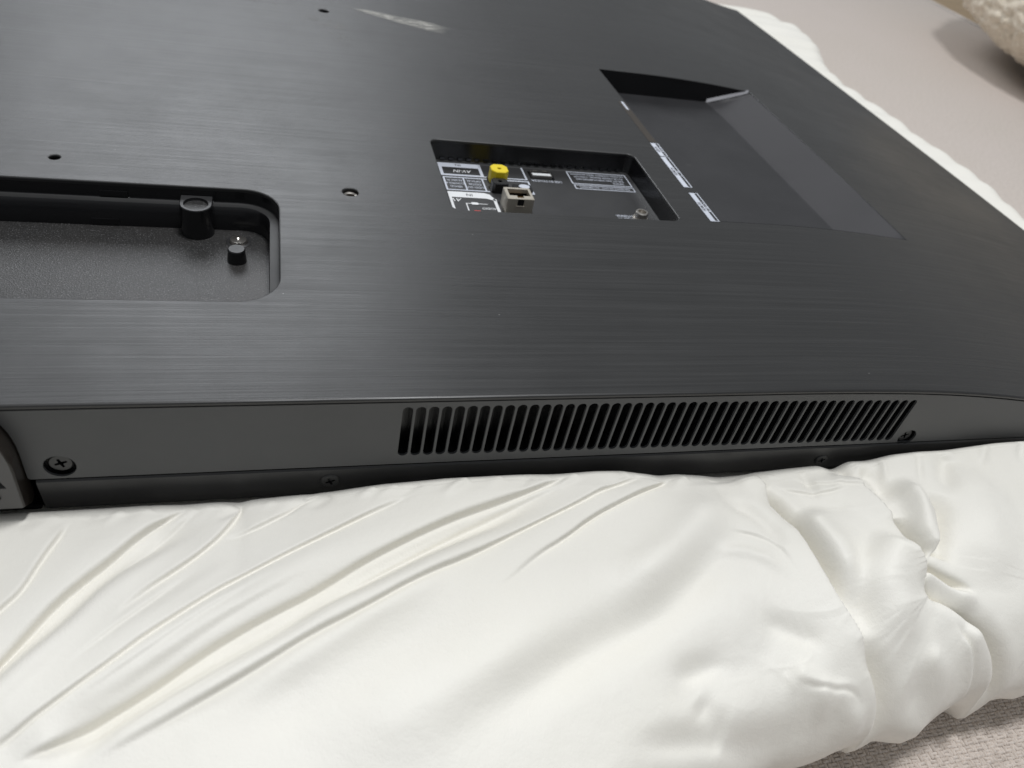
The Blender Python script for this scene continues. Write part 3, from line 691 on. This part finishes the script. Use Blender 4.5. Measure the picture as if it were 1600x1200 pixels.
# -------- stand recess at the middle of the cover
def stand_recess():
    mb = MB(); ZL, ZF = -.0082, -.0215
    inner = offset(REC, -.0047); low = offset(REC, -.0051)
    stepped(mb, REC, [(.0002, -.0016), (.0, -.0080), (-.0003, ZL)], 0)
    mb.loft([[(x, y, ZL) for x, y in offset(REC, -.0003)], [(x, y, ZL) for x, y in offset(REC, -.0044)]], 2)
    mb.loft([[(x, y, ZL) for x, y in offset(REC, -.0044)], [(x, y, ZL - .0004) for x, y in inner], [(x, y, ZF) for x, y in low]], 0)
    mb.add([(x, y, ZF) for x, y in low], [tuple(range(len(low)))], 1)
    rec = part('stand_recess', mb, [M_wall, M_speck, plastic('ledge_plastic', (.024, .024, .024), .55, 2400, .1)], tv, 40)
    # D-topped boss against the far wall
    b = MB(); cx, cy, r = -.0405, .3735, .0078; n = 28
    def D(rr, yb, z):
        pts = [(cx + rr * math.cos(t), cy + rr * math.sin(t) * 1.0, z) for t in [math.pi + math.pi * k / n for k in range(n + 1)]]
        return pts + [(cx + rr, yb, z), (cx - rr, yb, z)]
    yb = .3812
    dish = circle(cx, cy - .0002, r * .77, 24)
    out = [(p[0], p[1]) for p in D(r - .0004, yb, 0)]
    V, F = fill(out, [dish]); b.add([(p[0], p[1], -.0050) for p in V], F, 0)
    b.loft([D(r - .0004, yb, -.0050), D(r, yb, -.0054), D(r + .0002, yb, ZF)], 1)
    b.loft([[(x, y, -.0050) for x, y in dish], [(x, y, -.0064) for x, y in offset(dish, -.0003)]], 1)
    b.add([(x, y, -.0064) for x, y in offset(dish, -.0003)], [tuple(range(24))], 2)
    part('boss', b, [M_bay, M_wall, M_speck], rec, 30)
    b = MB(); b.lathe(-.0208, .3478, [(.0047, ZF), (.0041, -.0150), (.0037, -.0145)], 0, 24); b.lathe(-.0208, .3478, [(.0037, -.0145), (.0001, -.0145)], 1, 24)
    part('locating_pin', b, [M_wall, M_bay], rec, 30)
    b = MB(); b.lathe(-.0206, .3652, [(.0062, ZF + .0002), (.0052, ZF + .0008), (.0046, ZF + .0003)], 1, 24)
    b.lathe(-.0206, .3652, [(.0044, ZF + .0002), (.0040, ZF + .0016), (.0012, ZF + .0018), (.0001, ZF + .0012)], 0, 24)
    part('recess_screw', b, [M_metal, M_bay], rec, 30)
    for x, z in ((-.0790, -.0060), (-.0840, -.0190)):
        b = MB(); y = .3813 if z > -.01 else .3764
        b.box(x - .0062, x + .0062, y - .0004, y + .0002, z - .0014, z + .0014)
        part('clip_tab', b, M_black, rec)
    return rec
stand_recess()

# -------- connector bay
ZB = -.0136
def connector_bay():
    mb = MB()
    stepped(mb, PORT, [(.0001, -.0013), (-.0004, -.0124), (-.0007, ZB + .0004)], 0)
    low = offset(PORT, -.0007); l2 = offset(PORT, -.0035)
    mb.loft([[(x, y, ZB + .0004) for x, y in low], [(x, y, ZB + .0004) for x, y in l2], [(x, y, ZB) for x, y in offset(l2, -.0004)]], 1)
    mb.add([(x, y, ZB) for x, y in offset(l2, -.0004)], [tuple(range(len(l2)))], 1)
    bay = part('connector_bay', mb, [M_wall, M_bay], tv, 25)
    # row of vent holes low on the far wall
    for i in range(22):
        b = MB(); x = .0985 + i * .0058; b.box(x, x + .0030, .4575, .4589, ZB + .0012, ZB + .0026); part('wall_hole', b, M_void, bay)
    return bay
bay = connector_bay()
ZP = ZB + .00012
def frame(mb, x0, x1, y0, y1, t, mi=0, z=ZP):
    for a in ((x0, x1, y0, y0 + t), (x0, x1, y1 - t, y1), (x0, x0 + t, y0 + t, y1 - t), (x1 - t, x1, y0 + t, y1 - t)): rect(mb, *a, mi, z)
def rect(mb, x0, x1, y0, y1, mi=0, z=ZP): mb.add([(x0, y0, z), (x1, y0, z), (x1, y1, z), (x0, y1, z)], [(0, 1, 2, 3)], mi)
def text(mb, s, cx, cy, h, mi=0, z=ZP, ang=180, squash=1.0, shear=0):
    """flat lettering; the set lies with its top edge towards us, so words stand on their heads"""
    cu = bpy.data.curves.new('t', 'FONT'); cu.body = s; cu.size = h / .7; cu.align_x = 'CENTER'; cu.align_y = 'CENTER'; cu.resolution_u = 2; cu.shear = shear; cu.offset = .012 * h
    to = bpy.data.objects.new('t', cu); C.objects.link(to)
    dg = bpy.context.evaluated_depsgraph_get(); me = bpy.data.meshes.new_from_object(to.evaluated_get(dg))
    c, sn = math.cos(math.radians(ang)), math.sin(math.radians(ang))
    vs = [(cx + (p.co.x * squash) * c - p.co.y * sn, cy + (p.co.x * squash) * sn + p.co.y * c, z) for p in me.vertices]
    mb.add(vs, [tuple(q.vertices) for q in me.polygons], mi)
    bpy.data.objects.remove(to); bpy.data.curves.remove(cu); bpy.data.meshes.remove(me)
ZT = ZP + .0001
PR = [M_print, M_white, M_red, M_ink, M_bay]
mb = MB()   # row 1
frame(mb, .0965, .1530, .4385, .4570, .0011); rect(mb, .0976, .1235, .4508, .4559); rect(mb, .1232, .1243, .4396, .4559)
frame(mb, .0976, .1232, .4396, .4508, .0009); text(mb, 'IN', .1095, .4533, .0028, 3, ZT); text(mb, 'AV-IN', .1112, .4450, .0034, 1, ZT, 180, .9, .25)
part('printed_label', mb, PR, bay)
mb = MB()   # row 2
frame(mb, .0970, .1532, .4198, .4368, .0011); rect(mb, .1095, .1104, .4209, .4357); rect(mb, .1216, .1226, .4209, .4357)
for k, s in enumerate(('RS-232C IN', '(CONTROL &', 'SERVICE)')): text(mb, s, .1038, .4325 - k * .0040, .0022, 0, ZT, 180, .62)
for k, s in enumerate(('OPTICAL', 'DIGITAL', 'AUDIO OUT')): text(mb, s, .1160, .4325 - k * .0040, .0024, 0, ZT, 180, .66)
part('printed_label', mb, PR, bay)
mb = MB()   # row 3: white corner box with the plug symbols
rect(mb, .0970, .1200, .4112, .4180, 1)
mb.add([(.1200, .4112, ZP), (.1262, .4085, ZP), (.1230, .4165, ZP), (.1200, .4180, ZP)], [(0, 1, 2, 3)], 1)
rect(mb, .0970, .0986, .3955, .4112, 1); rect(mb, .1240, .1262, .3860, .4112, 1)
text(mb, 'IN', .1100, .4146, .0030, 3, ZT); text(mb, 'AV', .1010, .4080, .0036, 1, ZT, 180, 1, .25); text(mb, 'AUDIO', .1195, .3990, .0024, 1, ZT, 180, .8, .2)
rect(mb, .1060, .1067, .3945, .4046, 1); rect(mb, .1067, .1195, .4040, .4046, 1); rect(mb, .1067, .1195, .3945, .3951, 1)
def plug(mb, cx, cy, mi): mb.add([(cx - .0026, cy, ZT), (cx - .0017, cy - .0014, ZT), (cx + .0017, cy - .0014, ZT), (cx + .0026, cy, ZT), (cx + .0017, cy + .0014, ZT), (cx - .0017, cy + .0014, ZT)], [(0, 1, 2, 3, 4, 5)], mi)
plug(mb, .1115, .4043, 1); plug(mb, .1115, .3948, 2)
part('printed_label', mb, PR, bay)
mb = MB(); text(mb, 'USB IN 5V\u23130.5A', .1660, .4388, .0026, 0, ZP, 180, .78)
part('printed_label', mb, PR, bay)
mb = MB()
frame(mb, .1835, .2265, .4380, .4548, .0008)
for k, s in enumerate(('CAUTION: CONNECT ONLY AS SHOWN', 'IN THE OWNER MANUAL. TURN OFF', 'THE SET AND UNPLUG BEFORE ANY', 'SERVICE.')):
    text(mb, s, .2050 - (.0 if k < 3 else -.0120), .4414 + (3 - k) * .0034, .0021, 0, ZT, 180, .70)
frame(mb, .1840, .2265, .4312, .4368, .0007); text(mb, 'FOR SERVICE USE ONLY - NO USER PARTS', .2052, .4340, .0020, 0, ZT, 180, .66)
part('printed_label', mb, PR, bay)
mb = MB(); text(mb, 'ANTENNA', .2075, .3990, .0025, 0, ZP, 180, .75); text(mb, '/CABLE IN', .2075, .3955, .0025, 0, ZP, 180, .72)
part('printed_label', mb, PR, bay)

# yellow jack: chamfered block with a round hole
def jack(cx, cy, hx, hy, z1, ch, hr, mats, name):
    b = MB(); loop = [(cx - hx + ch, cy - hy), (cx + hx - ch, cy - hy), (cx + hx, cy - hy + ch), (cx + hx, cy + hy - ch), (cx + hx - ch, cy + hy), (cx - hx + ch, cy + hy), (cx - hx, cy + hy - ch), (cx - hx, cy - hy + ch)]
    hl = circle(cx, cy, hr, 18); top = offset(loop, -.0004); V, F = fill(top, [offset(hl, .0003)])
    b.add([(x, y, z1) for x, y in V], F, 0)
    b.loft([[(x, y, z1) for x, y in top], [(x, y, z1 - .0004) for x, y in loop], [(x, y, ZB - .0003) for x, y in loop]], 0)
    b.loft([[(x, y, z1) for x, y in offset(hl, .0003)], [(x, y, z1 - .0004) for x, y in hl], [(x, y, z1 - .0015) for x, y in hl]], 0)
    b.loft([[(x, y, z1 - .0015) for x, y in hl], [(x, y, z1 - .007) for x, y in offset(hl, -.0002)]], 1, False, True)
    s = .0010; b.loft([[(x, y, ZB + .0003) for x, y in offset(loop, s)], [(x, y, ZB + .0003) for x, y in offset(loop, .00005)]], 1)
    return part(name, b, mats, bay, 25)
jack(.1318, .4350, .0055, .0054, ZB + .0088, .0026, .0012, [M_yellow, M_void], 'yellow_jack')
jack(.1302, .4232, .0050, .0040, ZB + .0062, .0013, .0013, [M_black, M_void], 'black_jack')
b = MB(); b.box(.1405, .1525, .4225, .4300, ZB + .0002, ZB + .0012, 1); b.loft([[(.1475 + .0036 * math.cos(2 * math.pi * i / 20), .4268 + .0026 * math.sin(2 * math.pi * i / 20), z) for i in range(20)] for z in (ZB + .0012, ZB + .0017)], 0, False, True)
part('optical_shutter', b, [M_print, M_black], bay)
# network socket
def network_socket():
    b = MB(); x0, x1, y0, y1, z1 = .1277, .1442, .3935, .4072, ZB + .0108
    xm = (x0 + x1) / 2; out = roundrect(x0, x1, y0, y1, .0005, 2)
    key = [(xm - .0020, y0 + .0012), (xm + .0020, y0 + .0012), (xm + .0020, y0 + .0036), (xm + .0064, y0 + .0036), (xm + .0064, y1 - .0022), (xm - .0064, y1 - .0022), (xm - .0064, y0 + .0036), (xm - .0020, y0 + .0036)]
    top = offset(out, -.0004); V, F = fill(top, [key]); b.add([(x, y, z1) for x, y in V], F, 0)
    # front wall has the latch notch cut down into it
    b.loft([[(x, y, z1) for x, y in top], [(x, y, z1 - .0004) for x, y in out], [(x, y, ZB - .0003) for x, y in out]], 0)
    b.loft([[(x, y, z1) for x, y in key], [(x, y, z1 - .0025) for x, y in key]], 0)
    b.loft([[(x, y, z1 - .0025) for x, y in key], [(x, y, z1 - .0095) for x, y in key]], 1, False, True)
    for k in range(8):
        gx = xm - .0036 + k * .00102; b.box(gx - .00025, gx + .00025, y0 + .0060, y1 - .0032, z1 - .0060, z1 - .0040, 2)
    b.box(xm - .0019, xm + .0019, y0 - .00025, y0 - .0001, z1 - .0045, z1 - .0004, 1)
    b.box(xm - .0024, xm + .0024, y0 - .0007, y0 - .0001, z1 - .0052, z1 - .0046, 0)
    b.box(x0 - .0018, x1 + .0012, y0 - .0016, y1 + .0008, ZB + .0001, ZB + .0004, 1)
    return part('network_socket', b, [M_shell, M_void, M_gold], bay, 25)
network_socket()
b = MB(); b.box(.1557, .1722, .4415, .4510, ZB + .0001, ZB + .0003, 1)
o_ = roundrect(.1566, .1708, .4428, .4498, .0006, 2); i_ = offset(o_, -.0006)
b.loft([[(x, y, ZB + .0003) for x, y in o_], [(x, y, ZB + .0016) for x, y in o_], [(x, y, ZB + .0016) for x, y in i_], [(x, y, ZB + .0004) for x, y in i_]], 0)
b.add([(x, y, ZB + .0004) for x, y in i_], [tuple(range(len(i_)))], 1)
b.box(.1574, .1700, .4433, .4464, ZB + .0004, ZB + .0016, 2); 
for k in (0, 1): b.box(.1588 + k * .0065, .1618 + k * .0065, .4494, .4506, ZB + .0005, ZB + .0018, 0)
part('usb_socket', b, [M_metal, M_void, M_white], bay, 25)
b = MB(); b.lathe(.2160, .3955, [(.0052, ZB), (.0052, ZB + .0012), (.0046, ZB + .0018), (.0040, ZB + .0018), (.0040, ZB + .0052), (.0036, ZB + .0056), (.0026, ZB + .0056), (.0024, ZB + .0036), (.0001, ZB + .0036)], 0, 28)
part('antenna_socket', b, [M_metal], bay, 25)

# -------- angled side pocket
def side_pocket():
    mb = MB(); z1 = -.0185
    xa, xb, xc = .2578, .3690, .4025; y0, y1 = .3748, .6202
    n = 24; ys = np.linspace(y0, y1, n)
    # foot of the ramp bends in towards the far wall
    foot = lambda y: xb - .004 * max(0, (y - .585) / .035) ** 1.6
    zr = lambda y: float(drop(xc, y)) - .0003
    zl = lambda x, y: float(drop(x, y)) - .0003
    L = [(xa, y, z1) for y in ys]; sl = lambda y: (zr(y) - z1) / (xc - foot(y)); Fo = [(foot(y) - .0045, y, z1) for y in ys]; F1 = [(foot(y) - .0015, y, z1 + .0003) for y in ys]; F2 = [(foot(y) + .0020, y, z1 + .0013) for y in ys]; Rm = [(foot(y) + .0055, y, z1 + .0055 * sl(y)) for y in ys]; Rt = [(xc, y, zr(y)) for y in ys]
    Lt = [(xa, y, zl(xa, y)) for y in ys]
    def strip(a, b, mi): vs = a + b; mb.add(vs, [(i, i + 1, n + i + 1, n + i) for i in range(n - 1)], mi)
    strip(Lt, L, 0); strip(L, Fo, 1); strip(Fo, F1, 1); strip(F1, F2, 2); strip(F2, Rm, 2); strip(Rm, Rt, 2)
    for k in (0, n - 1):
        xs = np.linspace(xa, xc, 20); y = ys[k]; f = foot(y)
        lo = [(x, y, z1 if x <= f else z1 + (x - f) / (xc - f) * (zr(y) - z1)) for x in xs]; hi = [(x, y, zl(x, y)) for x in xs]
        mb.add(lo + hi, [(i, i + 1, 20 + i + 1, 20 + i) for i in range(19)], 0)
    p = part('side_pocket', mb, [M_wall, M_pocket, M_ramp], tv, 25)
    decal('scratch', [on_z(a, b, z1) for a, b in ((1070, 256), (1110, 266), (1165, 283))], [.0005, .0006, .0003], M_haze, p, .9, z1 + .0001)
    decal('scratch', [on_z(a, b, z1) for a, b in ((1090, 259), (1120, 257), (1150, 253))], [.0004, .0006, .0003], M_haze, p, .5, z1 + .0001)
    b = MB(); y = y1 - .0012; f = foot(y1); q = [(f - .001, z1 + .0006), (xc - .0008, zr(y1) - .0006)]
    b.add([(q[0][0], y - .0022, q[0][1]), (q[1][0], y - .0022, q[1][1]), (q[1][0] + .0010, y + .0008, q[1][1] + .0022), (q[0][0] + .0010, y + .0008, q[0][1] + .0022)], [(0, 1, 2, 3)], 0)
    part('edge_chamfer', b, M_metal if False else plastic('glint_edge', (.16, .16, .18), .50, 2000, .05), p)  # paler colour paints the bright glint along this edge
    return p
pocket = side_pocket()
def strip_label(y0, y1, lines, cuts=(), w0=.2535, w1=.2605):
    """printed port names along the rim of the pocket"""
    b = MB(); z = .00012
    rect(b, w0, w0 + .0036, y0, y1, 0, z); rect(b, w1 - .0007, w1, y0, y1, 0, z)
    for c in (y0, y1 - .0006) + tuple(cuts): rect(b, w0 + .0036, w1 - .0007, c, c + .0006, 0, z)
    text(b, lines[0], w0 + .0018, (y0 + y1) / 2, .0022, 3, z + .0001, 90, .9)
    text(b, lines[1], w0 + .0048, (y0 + y1) / 2, .0019, 0, z + .0001, 90, .8)
    part('port_label', b, PR, cover)
strip_label(.4600, .4800, ('USB IN', 'HDD IN'), (), .2510, .2570)
strip_label(.4160, .4588, ('HDMI IN', '3      ARC     2'), (.4370,), .2506, .2568)
strip_label(.3735, .4085, ('HDMI IN', '4K @ 60 Hz 1'), (.3900,), .2508, .2570)
b = MB(); rect(b, .2535, .2553, .5370, .5520, 0, .00012); part('port_label', b, PR, cover)
b = MB(); rect(b, .2512, .2568, .4815, .5520, 0, .00008)
part('port_sticker', b, plastic('brown_film', (.040, .032, .024), .45, 2000, .05), cover)

# ------------------------------------------------------------------ pouf at the edge of the rug
def make_pouf():
    bm = bmesh.new(); bmesh.ops.create_icosphere(bm, subdivisions=7, radius=1)
    a, h = .42, .155; cx, cy = 1.60, 1.12
    for v in bm.verts:
        p = v.co.copy(); q = Vector((p.x, p.y, 0)); rxy = q.length
        # squashed, flat bottom
        zc = p.z; z = math.copysign(abs(zc) ** .85, zc) * h if zc > 0 else math.copysign(abs(zc) ** .7, zc) * h * .9
        w_ = Vector((p.x * a, p.y * a * 1.05, z))
        s = w_ * 62; d1, _ = noise.voronoi(s); d2, _ = noise.voronoi(w_ * 115 + Vector((3, 1, 7)))
        k = .013 * (0.55 - d1[0]) + .006 * (.5 - d2[0]) + .012 * noise.noise(w_ * 9)
        v.co = w_ + p * k + Vector((0, 0, h * .9 + .004))
        if v.co.z < .002: v.co.z = .002
    me = bpy.data.meshes.new('pouf'); bm.to_mesh(me); bm.free()
    m, nt, b = mat('cream_boucle', (.60, .53, .42), .95, 0, .1); n = tex_noise(nt, 90, 4, .7)
    nt.links.new(ramp(nt, n.outputs['Fac'], [(.3, (.66, .58, .46)), (.7, (.85, .78, .66))]).outputs[0], b.inputs['Base Color']); b.inputs['Sheen Weight'].default_value = .3
    bump(nt, b, n.outputs['Fac'], .6, .004); me.materials.append(m)
    me.polygons.foreach_set('use_smooth', [True] * len(me.polygons))
    o = link('pouf', me, None, (cx, cy, 0)); o['label'] = 'round cream boucle pouf with nubby surface standing on the rug edge'; o['category'] = 'pouf'
make_pouf()
